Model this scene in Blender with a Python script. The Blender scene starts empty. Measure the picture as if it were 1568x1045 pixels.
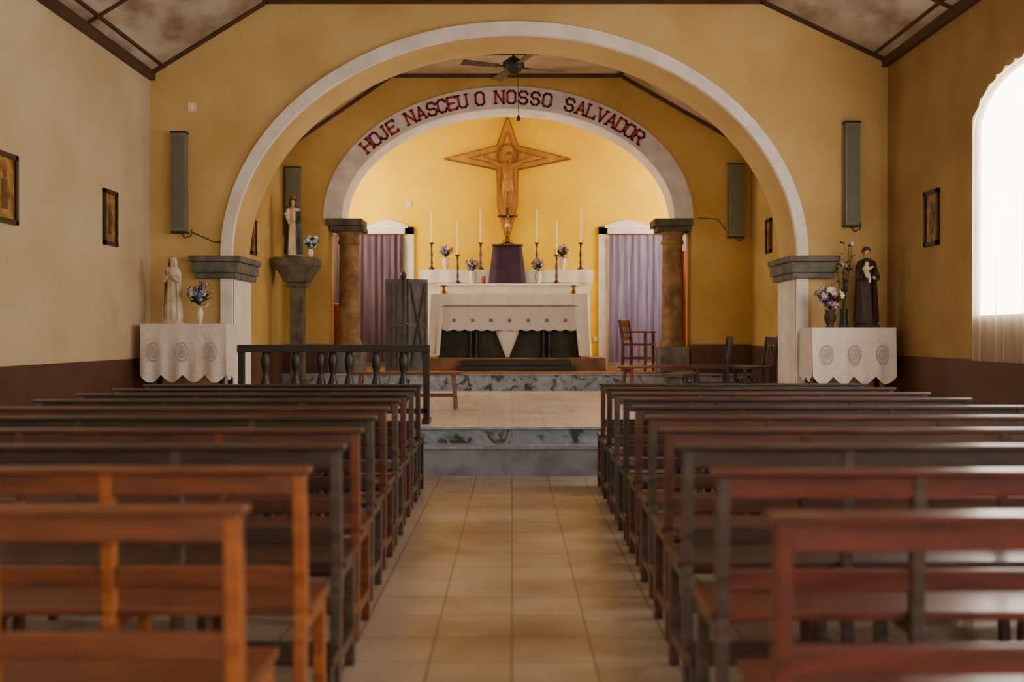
import bpy, math, random
from mathutils import Vector, Matrix, Euler
random.seed(7)
scene=bpy.context.scene
COL=scene.collection
pi=math.pi

# ------------------------------------------------------------ materials
def lin(c):
    r=[]
    for x in c[:3]:
        x=x/255.0
        r.append(x/12.92 if x<=0.04045 else ((x+0.055)/1.055)**2.4)
    return tuple(r)+(1.0,)
MATS={}
def mat(name,c1,c2=None,rough=0.6,scale=4.0,bump=0.0,metal=0.0,stretch=(1,1,1),detail=5,lo=0.35,hi=0.65,coat=0.0,trans=0.0,spec=0.5,bscale=None,see=0.0):
    if name in MATS: return MATS[name]
    m=bpy.data.materials.new(name); m.use_nodes=True
    nt=m.node_tree; N=nt.nodes; L=nt.links
    b=N['Principled BSDF']
    b.inputs['Roughness'].default_value=rough
    b.inputs['Metallic'].default_value=metal
    b.inputs['Coat Weight'].default_value=coat
    b.inputs['Coat Roughness'].default_value=0.18
    b.inputs['Specular IOR Level'].default_value=spec
    if c2 is None: c2=tuple(int(x*0.85) for x in c1)
    tc=N.new('ShaderNodeTexCoord'); mp=N.new('ShaderNodeMapping')
    mp.inputs['Scale'].default_value=stretch
    L.new(tc.outputs['Object'],mp.inputs['Vector'])
    no=N.new('ShaderNodeTexNoise'); no.inputs['Scale'].default_value=scale; no.inputs['Detail'].default_value=detail
    L.new(mp.outputs[0],no.inputs['Vector'])
    cr=N.new('ShaderNodeValToRGB')
    cr.color_ramp.elements[0].position=lo; cr.color_ramp.elements[0].color=lin(c2)
    cr.color_ramp.elements[1].position=hi; cr.color_ramp.elements[1].color=lin(c1)
    L.new(no.outputs['Fac'],cr.inputs['Fac']); L.new(cr.outputs['Color'],b.inputs['Base Color'])
    if bump>0:
        n2=N.new('ShaderNodeTexNoise'); n2.inputs['Scale'].default_value=bscale or scale*5; n2.inputs['Detail'].default_value=6
        L.new(mp.outputs[0],n2.inputs['Vector'])
        bp=N.new('ShaderNodeBump'); bp.inputs['Strength'].default_value=bump; bp.inputs['Distance'].default_value=0.02
        L.new(n2.outputs['Fac'],bp.inputs['Height']); L.new(bp.outputs['Normal'],b.inputs['Normal'])
    if trans>0:
        t=N.new('ShaderNodeBsdfTranslucent'); L.new(cr.outputs['Color'],t.inputs['Color'])
        mx=N.new('ShaderNodeMixShader'); mx.inputs[0].default_value=trans
        L.new(b.outputs[0],mx.inputs[1]); L.new(t.outputs[0],mx.inputs[2])
        out=mx
        if see>0:
            tr=N.new('ShaderNodeBsdfTransparent'); m2=N.new('ShaderNodeMixShader'); m2.inputs[0].default_value=see
            L.new(mx.outputs[0],m2.inputs[1]); L.new(tr.outputs[0],m2.inputs[2]); out=m2
        L.new(out.outputs[0],N['Material Output'].inputs['Surface'])
    MATS[name]=m
    return m
def plaster(name,c1,c2,crack=(90,66,40)):
    m=mat(name,c1,c2,0.85,1.3,0.15,bscale=30,detail=8,spec=.2)
    nt=m.node_tree;N=nt.nodes;L=nt.links;b=N['Principled BSDF']
    cr=[n for n in N if n.type=='VALTORGB'][0]; tc=[n for n in N if n.type=='TEX_COORD'][0]
    nz=N.new('ShaderNodeTexNoise'); nz.inputs['Scale'].default_value=2.2; nz.inputs['Detail'].default_value=6
    L.new(tc.outputs['Object'],nz.inputs['Vector'])
    ad=N.new('ShaderNodeMix'); ad.data_type='RGBA'; ad.inputs[0].default_value=.22
    L.new(tc.outputs['Object'],ad.inputs[6]); L.new(nz.outputs['Color'],ad.inputs[7])
    vo=N.new('ShaderNodeTexVoronoi'); vo.feature='DISTANCE_TO_EDGE'; vo.inputs['Scale'].default_value=.5
    L.new(ad.outputs[2],vo.inputs['Vector'])
    r=N.new('ShaderNodeMapRange'); r.inputs[1].default_value=0.0; r.inputs[2].default_value=.002; r.inputs[3].default_value=.12; r.inputs[4].default_value=0
    L.new(vo.outputs['Distance'],r.inputs[0])
    st=N.new('ShaderNodeTexNoise'); st.inputs['Scale'].default_value=9; st.inputs['Detail'].default_value=3
    L.new(tc.outputs['Object'],st.inputs['Vector'])
    r2=N.new('ShaderNodeMapRange'); r2.inputs[1].default_value=.72; r2.inputs[2].default_value=.8; r2.inputs[3].default_value=0; r2.inputs[4].default_value=.3
    L.new(st.outputs['Fac'],r2.inputs[0])
    mxm=N.new('ShaderNodeMath'); mxm.operation='MAXIMUM'; L.new(r.outputs[0],mxm.inputs[0]); L.new(r2.outputs[0],mxm.inputs[1])
    mx=N.new('ShaderNodeMix'); mx.data_type='RGBA'; L.new(mxm.outputs[0],mx.inputs[0]); L.new(cr.outputs['Color'],mx.inputs[6]); mx.inputs[7].default_value=lin(crack)
    L.new(mx.outputs[2],b.inputs['Base Color'])
    return m
def emis(name,c,s):
    m=bpy.data.materials.new(name); m.use_nodes=True
    b=m.node_tree.nodes['Principled BSDF']
    b.inputs['Base Color'].default_value=(0.8,0.8,0.8,1)
    b.inputs['Emission Color'].default_value=lin(c); b.inputs['Emission Strength'].default_value=s
    return m
def tile_mat(name,c1,c2,mortar,size,rough,stain,msize=0.005):
    m=bpy.data.materials.new(name); m.use_nodes=True
    nt=m.node_tree; N=nt.nodes; L=nt.links; b=N['Principled BSDF']
    tc=N.new('ShaderNodeTexCoord')
    br=N.new('ShaderNodeTexBrick'); br.offset=0.0; br.squash=1.0
    br.inputs['Scale'].default_value=1.0
    br.inputs['Brick Width'].default_value=size; br.inputs['Row Height'].default_value=size
    br.inputs['Mortar Size'].default_value=msize; br.inputs['Mortar Smooth'].default_value=0.3
    br.inputs['Color1'].default_value=lin(c1); br.inputs['Color2'].default_value=lin(c2); br.inputs['Mortar'].default_value=lin(mortar)
    L.new(tc.outputs['Object'],br.inputs['Vector'])
    no=N.new('ShaderNodeTexNoise'); no.inputs['Scale'].default_value=1.3; no.inputs['Detail'].default_value=8
    L.new(tc.outputs['Object'],no.inputs['Vector'])
    cr=N.new('ShaderNodeValToRGB'); cr.color_ramp.elements[0].position=0.3; cr.color_ramp.elements[1].position=0.7
    cr.color_ramp.elements[0].color=lin(stain); cr.color_ramp.elements[1].color=(1,1,1,1)
    L.new(no.outputs['Fac'],cr.inputs['Fac'])
    mx=N.new('ShaderNodeMix'); mx.data_type='RGBA'; mx.blend_type='MULTIPLY'; mx.inputs[0].default_value=0.8
    L.new(br.outputs['Color'],mx.inputs[6]); L.new(cr.outputs['Color'],mx.inputs[7])
    L.new(mx.outputs[2],b.inputs['Base Color'])
    n3=N.new('ShaderNodeTexNoise'); n3.inputs['Scale'].default_value=5; n3.inputs['Detail'].default_value=6
    L.new(tc.outputs['Object'],n3.inputs['Vector'])
    mr=N.new('ShaderNodeMapRange'); mr.inputs[3].default_value=rough*0.6; mr.inputs[4].default_value=rough*1.4
    L.new(n3.outputs['Fac'],mr.inputs[0]); L.new(mr.outputs[0],b.inputs['Roughness'])
    bp=N.new('ShaderNodeBump'); bp.inputs['Strength'].default_value=0.2; bp.inputs['Distance'].default_value=0.008
    L.new(n3.outputs['Fac'],bp.inputs['Height']); L.new(bp.outputs['Normal'],b.inputs['Normal'])
    return m
def marble_mat(name):
    m=bpy.data.materials.new(name); m.use_nodes=True
    nt=m.node_tree; N=nt.nodes; L=nt.links; b=N['Principled BSDF']
    tc=N.new('ShaderNodeTexCoord')
    no=N.new('ShaderNodeTexNoise'); no.inputs['Scale'].default_value=6; no.inputs['Detail'].default_value=10; no.inputs['Distortion'].default_value=1.2
    L.new(tc.outputs['Object'],no.inputs['Vector'])
    cr=N.new('ShaderNodeValToRGB'); e=cr.color_ramp.elements
    e[0].position=0.36; e[0].color=lin((34,38,36)); e[1].position=0.75; e[1].color=lin((160,166,178))
    for p,c in ((0.41,(88,90,88)),(0.45,(120,128,140)),(0.6,(138,146,160))):
        x=e.new(p); x.color=lin(c)
    L.new(no.outputs['Fac'],cr.inputs['Fac']); L.new(cr.outputs['Color'],b.inputs['Base Color'])
    b.inputs['Roughness'].default_value=0.4
    return m

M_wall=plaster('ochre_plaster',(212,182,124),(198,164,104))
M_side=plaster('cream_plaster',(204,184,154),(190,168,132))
M_sideR=plaster('shaded_ochre_plaster',(168,138,88),(150,118,70))  # same plaster paint, with the right wall's shade put into the colour
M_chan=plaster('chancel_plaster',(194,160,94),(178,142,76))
M_apse=mat('apse_yellow_plaster',(252,206,2),(244,190,1),0.9,1.2,0.1,bscale=30,spec=.03)
M_dado=mat('brown_dado_paint',(90,54,34),(72,42,28),0.6,2.0,0.1)
M_band=mat('white_arch_paint',(240,232,226),(220,210,202),0.7,3.0,0.1)
M_band2=mat('lavender_grey_paint',(208,198,200),(184,172,172),0.75,4.0,0.1)
M_letter=mat('oxblood_letter_paint',(150,30,22),(116,20,16),0.6,9)
M_stone=mat('grey_stone',(116,114,106),(84,82,76),0.8,7,0.4)
M_stone2=mat('dark_stone',(92,84,68),(62,54,44),0.8,7,0.4)
M_column=mat('brown_column_stone',(146,108,58),(100,70,36),0.7,6,0.3)
M_ceil=mat('ceiling_board_paint',(188,176,160),(130,106,84),0.8,3.0,0.2,stretch=(1,0.5,1),detail=9,lo=.3,hi=.62)
M_ceil2=mat('chancel_ceiling_paint',(210,186,150),(176,144,104),0.8,2.0,0.2)
M_brown=mat('dark_brown_trim',(86,56,36),(60,38,26),0.6,3,0.2,stretch=(1,.2,1))
M_floor=tile_mat('nave_tiles',(190,176,162),(176,160,142),(120,104,88),0.33,0.36,(176,148,122))
M_plat=tile_mat('platform_tiles',(228,216,212),(220,206,200),(184,166,156),0.33,0.3,(224,212,206))
M_marble=marble_mat('blue_marble_riser')
M_riser=mat('blue_grey_riser_paint',(138,146,160),(108,114,122),0.42,5,0.15,lo=.3,hi=.6)
M_nosing=mat('pale_step_nosing',(162,166,174),(126,130,138),0.35,9,0.1)
M_carpet=mat('worn_wood_floor',(150,104,56),(110,70,38),0.5,3,0.2)
M_darkwood=mat('dark_wood',(30,20,15),(18,12,9),0.45,6,0.15,stretch=(1,4,4),coat=.1)
M_gw=mat('grey_green_metal',(118,118,102),(100,100,86),0.5,3)
M_gray=mat('speaker_grille',(110,112,96),(92,94,80),0.6,40)
M_white=mat('white_cloth',(246,238,226),(236,224,208),0.9,5,0.1)
M_lace=mat('lace_cloth',(228,218,214),(210,198,192),0.9,60,0.2,lo=.42,hi=.55)
M_lace2=mat('lace_embroidery',(196,182,172),(176,160,150),0.9,70)
M_purple=mat('purple_veil',(60,24,60),(34,14,38),0.75,6)
M_lilac=mat('lilac_curtain',(146,132,148),(116,102,120),0.85,3,stretch=(6,6,.4),trans=.3)
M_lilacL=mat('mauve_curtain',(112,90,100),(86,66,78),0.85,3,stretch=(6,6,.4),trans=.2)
M_red=mat('red_curtain',(120,34,22),(90,22,16),0.8,3)
M_sheer=mat('sheer_curtain',(222,210,196),(204,190,174),0.9,3,stretch=(6,6,.4),trans=.5,see=.5)
M_frame=mat('door_frame_paint',(236,230,218),(220,210,194),0.6,4)
M_cross=mat('cross_wood',(194,140,66),(168,114,48),0.5,3,0.2,stretch=(2,2,.6),spec=.2)
M_corpus=mat('carved_corpus',(176,120,56),(146,94,40),0.5,6,spec=.2)
M_crossdark=mat('cross_edge_wood',(130,84,36),(104,64,28),0.5,5)
M_gold=mat('aged_brass',(170,120,50),(110,72,30),0.35,8,metal=.9)
M_candlewood=mat('candlestick_red_wood',(92,34,20),(54,20,14),0.35,8,coat=.3)
M_wax=mat('candle_wax',(244,230,190),(232,214,170),0.5,8)
M_iron=mat('black_iron',(38,33,30),(24,22,20),0.5,9)
M_blade=mat('fan_blade_wood',(84,70,56),(60,48,38),0.5,9)
M_leaf=mat('leaf_green',(58,80,38),(34,54,26),0.6,8)
M_f1=mat('petal_blue',(110,130,196),(70,88,150),0.7,12)
M_f2=mat('petal_violet',(140,88,156),(96,56,118),0.7,12)
M_f3=mat('petal_pink',(206,156,176),(176,116,136),0.7,12)
M_f4=mat('petal_white',(224,214,210),(196,184,178),0.7,12)
M_skin=mat('statue_skin',(206,166,130),(186,142,106),0.55,8)
M_stwhite=mat('statue_white',(218,204,180),(186,166,138),0.6,6)
M_stgreen=mat('statue_dark_green',(40,52,44),(26,34,30),0.55,6)
M_stred=mat('statue_red',(128,56,36),(96,38,26),0.6,6)
M_stbrown=mat('statue_brown',(66,50,40),(44,32,24),0.65,6)
M_vase=mat('vase_china',(228,214,196),(200,182,162),0.3,6)
M_plastic=mat('white_plastic',(228,214,184),(212,196,164),0.5,6)
M_bluegrey=mat('blue_grey_paint',(96,90,88),(70,66,64),0.55,5,0.2)
M_redglass=mat('red_glass',(200,30,20),(150,20,14),0.2,6)
M_print=mat('icon_print',(176,128,60),(96,60,34),0.4,9)
M_printdark=mat('icon_print_figure',(112,74,42),(60,38,28),0.4,14)
M_dkgreen=mat('altar_dark_green',(60,62,40),(38,40,28),0.7,5)
PW=[mat('pew_orange_varnish',(168,96,42),(126,66,28),0.36,3,0.12,stretch=(1.2,10,10),coat=.3),  # varnish brightened: light on the near left posts is in this orange
    mat('pew_red_brown',(92,50,34),(60,33,24),0.38,3,0.12,stretch=(1.2,10,10),coat=.35),
    mat('pew_dark_brown',(60,38,29),(38,24,19),0.38,3,0.12,stretch=(1.2,10,10),coat=.35),
    mat('pew_grey_brown',(84,70,62),(54,44,39),0.4,3,0.12,stretch=(1.2,10,10),coat=.3),
    mat('pew_mahogany',(106,44,34),(70,28,24),0.32,3,0.12,stretch=(1.2,10,10),coat=.4),
    mat('pew_warm_brown',(124,68,38),(88,46,27),0.36,3,0.12,stretch=(1.2,10,10),coat=.3)]

# ------------------------------------------------------------ mesh builder
class MB:
    def __init__(s): s.v=[];s.f=[];s.m=[];s.s=[];s.mats=[]
    def mi(s,m):
        if m not in s.mats: s.mats.append(m)
        return s.mats.index(m)
    def add(s,vs,fs,m,M=None,smooth=False):
        o=len(s.v); k=s.mi(m)
        for p in vs:
            p=Vector(p)
            if M is not None: p=M@p
            s.v.append(p)
        for f in fs:
            s.f.append([i+o for i in f]); s.m.append(k); s.s.append(smooth)
    def box(s,x0,x1,y0,y1,z0,z1,m,M=None):
        vs=[(x0,y0,z0),(x1,y0,z0),(x1,y1,z0),(x0,y1,z0),(x0,y0,z1),(x1,y0,z1),(x1,y1,z1),(x0,y1,z1)]
        s.add(vs,[(0,3,2,1),(4,5,6,7),(0,1,5,4),(1,2,6,5),(2,3,7,6),(3,0,4,7)],m,M)
    def hexa(s,vs,m,M=None):
        s.add(vs,[(0,3,2,1),(4,5,6,7),(0,1,5,4),(1,2,6,5),(2,3,7,6),(3,0,4,7)],m,M)
    def beam(s,p0,p1,w,d,m,M=None):
        p0=Vector(p0);p1=Vector(p1);z=(p1-p0).normalized()
        ref=Vector((1,0,0)) if abs(z.x)<0.9 else Vector((0,1,0))
        y=z.cross(ref).normalized(); x=y.cross(z).normalized()
        vs=[]
        for p in (p0,p1):
            for a,b in ((-1,-1),(1,-1),(1,1),(-1,1)):
                vs.append(p+x*a*w/2+y*b*d/2)
        s.add(vs,[(0,3,2,1),(4,5,6,7),(0,1,5,4),(1,2,6,5),(2,3,7,6),(3,0,4,7)],m,M)
    def cyl(s,p0,p1,r0,r1,m,n=12,M=None):
        p0=Vector(p0);p1=Vector(p1);z=(p1-p0).normalized()
        ref=Vector((1,0,0)) if abs(z.x)<0.9 else Vector((0,1,0))
        y=z.cross(ref).normalized(); x=y.cross(z).normalized()
        vs=[];fs=[]
        for p,r in ((p0,r0),(p1,r1)):
            for i in range(n):
                a=2*pi*i/n; vs.append(p+x*math.cos(a)*r+y*math.sin(a)*r)
        for i in range(n):
            j=(i+1)%n; fs.append((i,j,n+j,n+i))
        s.add(vs,fs,m,M,True)
        s.add(vs,[tuple(range(n))[::-1],tuple(range(n,2*n))],m,M)
    def lathe(s,c,prof,m,n=20,sx=1,sy=1,fold=0,nf=7,a0=0,a1=2*pi,M=None,ph=0):
        vs=[];fs=[];full=abs(a1-a0-2*pi)<1e-6
        cnt=n if full else n+1
        for r,z in prof:
            for i in range(cnt):
                a=a0+(a1-a0)*i/n
                rr=r*(1+fold*math.sin(nf*a+ph+z*3))
                vs.append((c[0]+rr*sx*math.cos(a),c[1]+rr*sy*math.sin(a),c[2]+z))
        for k in range(len(prof)-1):
            for i in range(n):
                j=(i+1)%cnt if full else i+1
                fs.append((k*cnt+i,k*cnt+j,(k+1)*cnt+j,(k+1)*cnt+i))
        s.add(vs,fs,m,M,True)
        if full:
            if prof[0][0]>1e-4: s.add(vs[:cnt],[tuple(range(cnt))[::-1]],m,M)
            if prof[-1][0]>1e-4: s.add(vs[-cnt:],[tuple(range(cnt))],m,M)
    def sph(s,c,r,m,n=12,M=None):
        if not isinstance(r,tuple): r=(r,r,r)
        vs=[];fs=[];h=max(4,n//2)
        for k in range(h+1):
            t=pi*k/h
            for i in range(n):
                a=2*pi*i/n
                vs.append((c[0]+r[0]*math.sin(t)*math.cos(a),c[1]+r[1]*math.sin(t)*math.sin(a),c[2]+r[2]*math.cos(t)))
        for k in range(h):
            for i in range(n):
                j=(i+1)%n; fs.append((k*n+i,(k+1)*n+i,(k+1)*n+j,k*n+j))
        s.add(vs,fs,m,M,True)
    def torus(s,c,R,r,m,axis='y',n=24,k=6,sx=1,sz=1):
        vs=[];fs=[]
        for i in range(n):
            a=2*pi*i/n
            for j in range(k):
                b=2*pi*j/k
                u=(R+r*math.cos(b))*math.cos(a)*sx; w=(R+r*math.cos(b))*math.sin(a)*sz; t=r*math.sin(b)
                if axis=='y': vs.append((c[0]+u,c[1]+t,c[2]+w))
                elif axis=='z': vs.append((c[0]+u,c[1]+w,c[2]+t))
                else: vs.append((c[0]+t,c[1]+u,c[2]+w))
        for i in range(n):
            for j in range(k):
                fs.append((i*k+j,((i+1)%n)*k+j,((i+1)%n)*k+(j+1)%k,i*k+(j+1)%k))
        s.add(vs,fs,m,None,True)
    def tube(s,pts,r,m,n=6):
        for a,b in zip(pts[:-1],pts[1:]): s.cyl(a,b,r,r,m,n)
    def obj(s,name,bevel=0,loc=None,rotz=0,parent=None):
        me=bpy.data.meshes.new(name)
        me.from_pydata([tuple(v) for v in s.v],[],s.f)
        for m in s.mats: me.materials.append(m)
        me.polygons.foreach_set('material_index',s.m)
        me.polygons.foreach_set('use_smooth',s.s)
        me.update()
        o=bpy.data.objects.new(name,me); COL.objects.link(o)
        if loc: o.location=loc
        o.rotation_euler[2]=rotz
        if parent: o.parent=parent
        if bevel>0:
            b=o.modifiers.new('bevel','BEVEL'); b.width=bevel; b.segments=2; b.limit_method='ANGLE'; b.angle_limit=math.radians(50)
        return o
def one(name,*a,**k):
    b=MB(); b.box(*a); return b.obj(name,**k)

def skin(mb,joints,edges,m,M=None,sub=2):
    me=bpy.data.meshes.new('tmp_skin')
    me.from_pydata([j[0] for j in joints],edges,[])
    o=bpy.data.objects.new('tmp_skin',me); COL.objects.link(o)
    md=o.modifiers.new('skin','SKIN')
    for i,j in enumerate(joints):
        r=j[1]; r=r if isinstance(r,tuple) else (r,r)
        me.skin_vertices[0].data[i].radius=r
    me.skin_vertices[0].data[0].use_root=True
    sb=o.modifiers.new('s','SUBSURF'); sb.levels=sub; sb.render_levels=sub
    bpy.context.view_layer.update()
    dg=bpy.context.evaluated_depsgraph_get()
    e=o.evaluated_get(dg); m2=e.to_mesh()
    vs=[v.co.copy() for v in m2.vertices]; fs=[tuple(p.vertices) for p in m2.polygons]
    e.to_mesh_clear()
    mb.add(vs,fs,m,M,True)
    bpy.data.objects.remove(o); bpy.data.meshes.remove(me)

# ------------------------------------------------------------ room shell
def ell(x,cx,a,cz,b):
    t=1-((x-cx)/a)**2
    return cz+b*math.sqrt(max(0,t))
def arch_samples(cx,a,n=64): return [cx-a*math.cos(pi*i/n) for i in range(n+1)]

LX,RX=-4.36,4.52; Y0,Y1=-4.0,12.0
one('floor',LX-.3,RX+.3,Y0-.3,9.26,-.1,0,M_floor)
b=MB()
b.box(LX-.3,RX+.3,9.26,9.5,-.1,.255,M_riser)
b.box(LX-.3,RX+.3,9.5,15.8,-.1,.41,M_marble)
b.box(LX-.3,RX+.3,9.235,9.5,.25,.275,M_nosing)
b.box(LX-.3,RX+.3,9.475,9.6,.41,.432,M_nosing)
b.obj('trim_sanctuary_step')
one('floor_platform',LX-.3,RX+.3,9.50,15.8,.42,.435,M_plat)
b=MB(); b.box(-3.66,3.84,15.79,19,-.1,.68,M_marble); b.box(-3.66,3.84,15.76,15.9,.68,.70,M_nosing); b.obj('trim_chancel_step')
one('floor_chancel',-3.66,3.84,15.78,19.0,.70,.715,M_carpet)

def strips_x(b,samples,lo,hi,y0,y1,m):
    for a,c in zip(samples[:-1],samples[1:]):
        b.hexa([(a,y0,lo(a)),(c,y0,lo(c)),(c,y1,lo(c)),(a,y1,lo(a)),(a,y0,hi(a)),(c,y0,hi(c)),(c,y1,hi(c)),(a,y1,hi(a))],m)
ACX,AA,AB,AZ=.03,3.40,2.67,2.26
AO_A,AO_B=3.53,2.82
b=MB()
TOP=5.75
strips_x(b,arch_samples(ACX,AA),lambda x:ell(x,ACX,AA,AZ,AB),lambda x:TOP,Y1,Y1+.8,M_wall)
b.box(LX-.3,ACX-AA,Y1,Y1+.8,.42,TOP,M_wall); b.box(ACX+AA,RX+.3,Y1,Y1+.8,.42,TOP,M_wall)
b.obj('wall_chancel_arch')
def ring(b,cx,a0,b0,a1,b1,cz,y0,y1,m,n=72):
    for i in range(n):
        t0=pi*i/n;t1=pi*(i+1)/n
        P=lambda a,bb,t,y:(cx-a*math.cos(t),y,cz+bb*math.sin(t))
        b.hexa([P(a0,b0,t0,y0),P(a0,b0,t1,y0),P(a0,b0,t1,y1),P(a0,b0,t0,y1),P(a1,b1,t0,y0),P(a1,b1,t1,y0),P(a1,b1,t1,y1),P(a1,b1,t0,y1)],m)
b=MB()
ring(b,ACX,AA-.004,AB-.004,AO_A,AO_B,AZ,Y1-.05,Y1+.03,M_band)
for sgn in (-1,1):
    xa=ACX+sgn*(AA-.012); xb=ACX+sgn*AO_A
    b.box(min(xa,xb),max(xa,xb),Y1-.05,Y1+.02,.435,AZ-.27,M_band)
    xr=ACX+sgn*AA
    b.box(min(xr,xr-sgn*.012),max(xr,xr-sgn*.012),Y1,Y1+.8,.435,AZ-.27,M_band)
b.obj('trim_arch_moulding')
for sgn in (-1,1):
    b=MB(); x_in=ACX+sgn*(AA-.08); x_out=ACX+sgn*(AA+.42)
    for k,(g,z0,z1) in enumerate(((.06,AZ-.07,AZ),(.03,AZ-.2,AZ-.07),(0,AZ-.27,AZ-.2))):
        a=x_in-sgn*g; c=x_out+sgn*g
        b.box(min(a,c),max(a,c),Y1-.10-g,Y1+.84,z0,z1,M_stone)
    b.obj('trim_%d'%(3 if sgn<0 else 4),bevel=.015)

def arch_window_wall(name,xin,xout,wins,y0,y1,ztop,m,sill,spring,rise,hw,z0=-.1):
    b=MB(); xa,xb=min(xin,xout),max(xin,xout); cur=y0
    for c in sorted(wins):
        b.box(xa,xb,cur,c-hw,z0,ztop,m)
        b.box(xa,xb,c-hw,c+hw,z0,sill,m)
        n=16; ys=[c-hw*math.cos(pi*i/n) for i in range(n+1)]
        f=lambda y:spring+rise*math.sqrt(max(0,1-((y-c)/hw)**2))
        for p,q in zip(ys[:-1],ys[1:]):
            b.hexa([(xa,p,f(p)),(xb,p,f(p)),(xb,q,f(q)),(xa,q,f(q)),(xa,p,ztop),(xb,p,ztop),(xb,q,ztop),(xa,q,ztop)],m)
        cur=c+hw
    b.box(xa,xb,cur,y1,z0,ztop,m)
    return b.obj(name)
SILL,SPR,RISE,HW=1.5,3.28,.45,.93
RW=[8.74,5.0,1.2,-2.4]; LW=[4.9,1.2,-2.4]
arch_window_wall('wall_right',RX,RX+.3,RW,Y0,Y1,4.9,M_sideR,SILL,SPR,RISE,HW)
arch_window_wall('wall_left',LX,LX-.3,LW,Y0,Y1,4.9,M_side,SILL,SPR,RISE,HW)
M_day=emis('daylight_glazing',(255,248,236),17.0)
M_dayL=emis('daylight_glazing_left',(255,242,220),3.2)
M_dayA=emis('apse_glazing',(255,246,220),14.5)
M_fillC=emis('chancel_glazing',(255,246,226),8.5)  # for the added chancel light panels
wn=1
def window(x,c,sgn,m,sill=SILL,spring=SPR,rise=RISE,hw=HW):
    global wn
    b=MB(); n=16
    xs=x+sgn*.03
    pts=[(xs,c-hw,sill),(xs,c+hw,sill)]+[(xs,c+hw*math.cos(pi*i/n),spring+rise*math.sin(pi*i/n)) for i in range(n+1)]
    b.add(pts,[tuple(range(len(pts)))],m)
    xf=x+sgn*.05
    b.box(min(xf,xf+sgn*.04),max(xf,xf+sgn*.04),c-.02,c+.02,sill,spring+rise,M_frame)
    for z in (sill+.02,sill+.9,sill+1.7):
        b.box(min(xf,xf+sgn*.04),max(xf,xf+sgn*.04),c-hw,c+hw,z-.02,z+.02,M_frame)
    b.obj('window_%d'%wn); wn+=1
for c in RW: window(RX,c,1,M_day)
for c in LW: window(LX,c,-1,M_dayL)
def curtain_mesh(b,p0,p1,z0,z1,m,amp=.03,waves=14,n=120,rows=6,seed=1,gather=0,normal=(0,1),top=None):
    rnd=random.Random(seed); ph=[rnd.random()*6 for _ in range(3)]
    vs=[];fs=[]
    for k in range(rows+1):
        t=k/rows
        for i in range(n+1):
            s=i/n
            w=math.sin(s*waves*2*pi+ph[0])+.5*math.sin(s*waves*1.37*2*pi+ph[1]+t)+.3*math.sin(s*3*pi+ph[2])
            d=amp*w*(.5+.5*t)
            x=p0[0]+(p1[0]-p0[0])*s+normal[0]*d; y=p0[1]+(p1[1]-p0[1])*s+normal[1]*d
            zt=z1 if top is None else top(s)
            vs.append((x,y,zt+(z0-zt)*t))
    for k in range(rows):
        for i in range(n):
            a=k*(n+1)+i; fs.append((a,a+1,a+n+2,a+n+1))
    b.add(vs,fs,m,None,True)
for c in RW:
    b=MB(); tp=lambda s:SPR-.02+(RISE+.05)*math.sqrt(max(0,1-(2*s-1)**2))+.012*math.sin(s*70)
    curtain_mesh(b,(RX-.05,c-HW-.03),(RX-.05,c+HW+.03),1.06,3.7,M_sheer,.016,12,normal=(1,0),rows=8,top=tp)
    pts=[(RX-.03,c-(HW+.03)*math.cos(pi*i/20),SPR-.02+(RISE+.05)*math.sin(pi*i/20)) for i in range(21)]
    b.tube(pts,.008,M_frame)
    b.obj('window_curtain')
one('wall_back',LX-.3,RX+.3,Y0-.3,Y0,-.1,5.6,M_side)
b=MB(); b.add([(-1.2,Y0+.03,0.02),(1.2,Y0+.03,.02),(1.2,Y0+.03,3.0),(-1.2,Y0+.03,3.0)],[(0,1,2,3)],emis('door_daylight',(255,242,220),4.0))  # glowing pane added unseen behind the camera to light the arch wall
b.box(-1.3,-1.2,Y0+.002,Y0+.1,0,3.1,M_darkwood); b.box(1.2,1.3,Y0+.002,Y0+.1,0,3.1,M_darkwood); b.box(-1.3,1.3,Y0+.002,Y0+.1,3.0,3.1,M_darkwood)
b.obj('door_1')
def ceil(name,sec,y0,y1,m,t=.06):
    b=MB()
    for (xa,za),(xb,zb) in zip(sec[:-1],sec[1:]):
        b.hexa([(xa,y0,za),(xb,y0,zb),(xb,y1,zb),(xa,y1,za),(xa,y0,za+t),(xb,y0,zb+t),(xb,y1,zb+t),(xa,y1,za+t)],m)
    return b.obj(name)
NS=[(LX-.02,4.44),(-2.94,5.33),(3.0,5.33),(RX+.02,4.60)]
ceil('ceiling',NS,Y0,Y1+.02,M_ceil)
b=MB()
b.box(LX,LX+.07,Y0,Y1,4.38,4.48,M_brown); b.box(RX-.07,RX,Y0,Y1,4.54,4.64,M_brown)
for (xa,za),(xb,zb),fr in ((NS[0],NS[1],.13),(NS[3],NS[2],.13)):
    x=xa+(xb-xa)*fr; z=za+(zb-za)*fr
    b.box(x-.015,x+.015,Y0,Y1,z-.02,z+.02,M_brown)
for x,z in (NS[1],NS[2]): b.box(x-.03,x+.03,Y0,Y1,z-.03,z+.02,M_brown)
for yy,w in [(Y1-.04,.04)]+[(Y1-1.9-2.0*i,.018) for i in range(7)]:
    for p,q in zip(NS[:-1],NS[1:]):
        b.hexa([(p[0],yy-w,p[1]-.03),(q[0],yy-w,q[1]-.03),(q[0],yy+w,q[1]-.03),(p[0],yy+w,p[1]-.03),(p[0],yy-w,p[1]+.02),(q[0],yy-w,q[1]+.02),(q[0],yy+w,q[1]+.02),(p[0],yy+w,p[1]+.02)],M_brown)
b.obj('trim_ceiling_battens')
one('baseboard_left',LX,LX+.012,Y0,Y1,0,1.04,M_dado)
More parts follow.
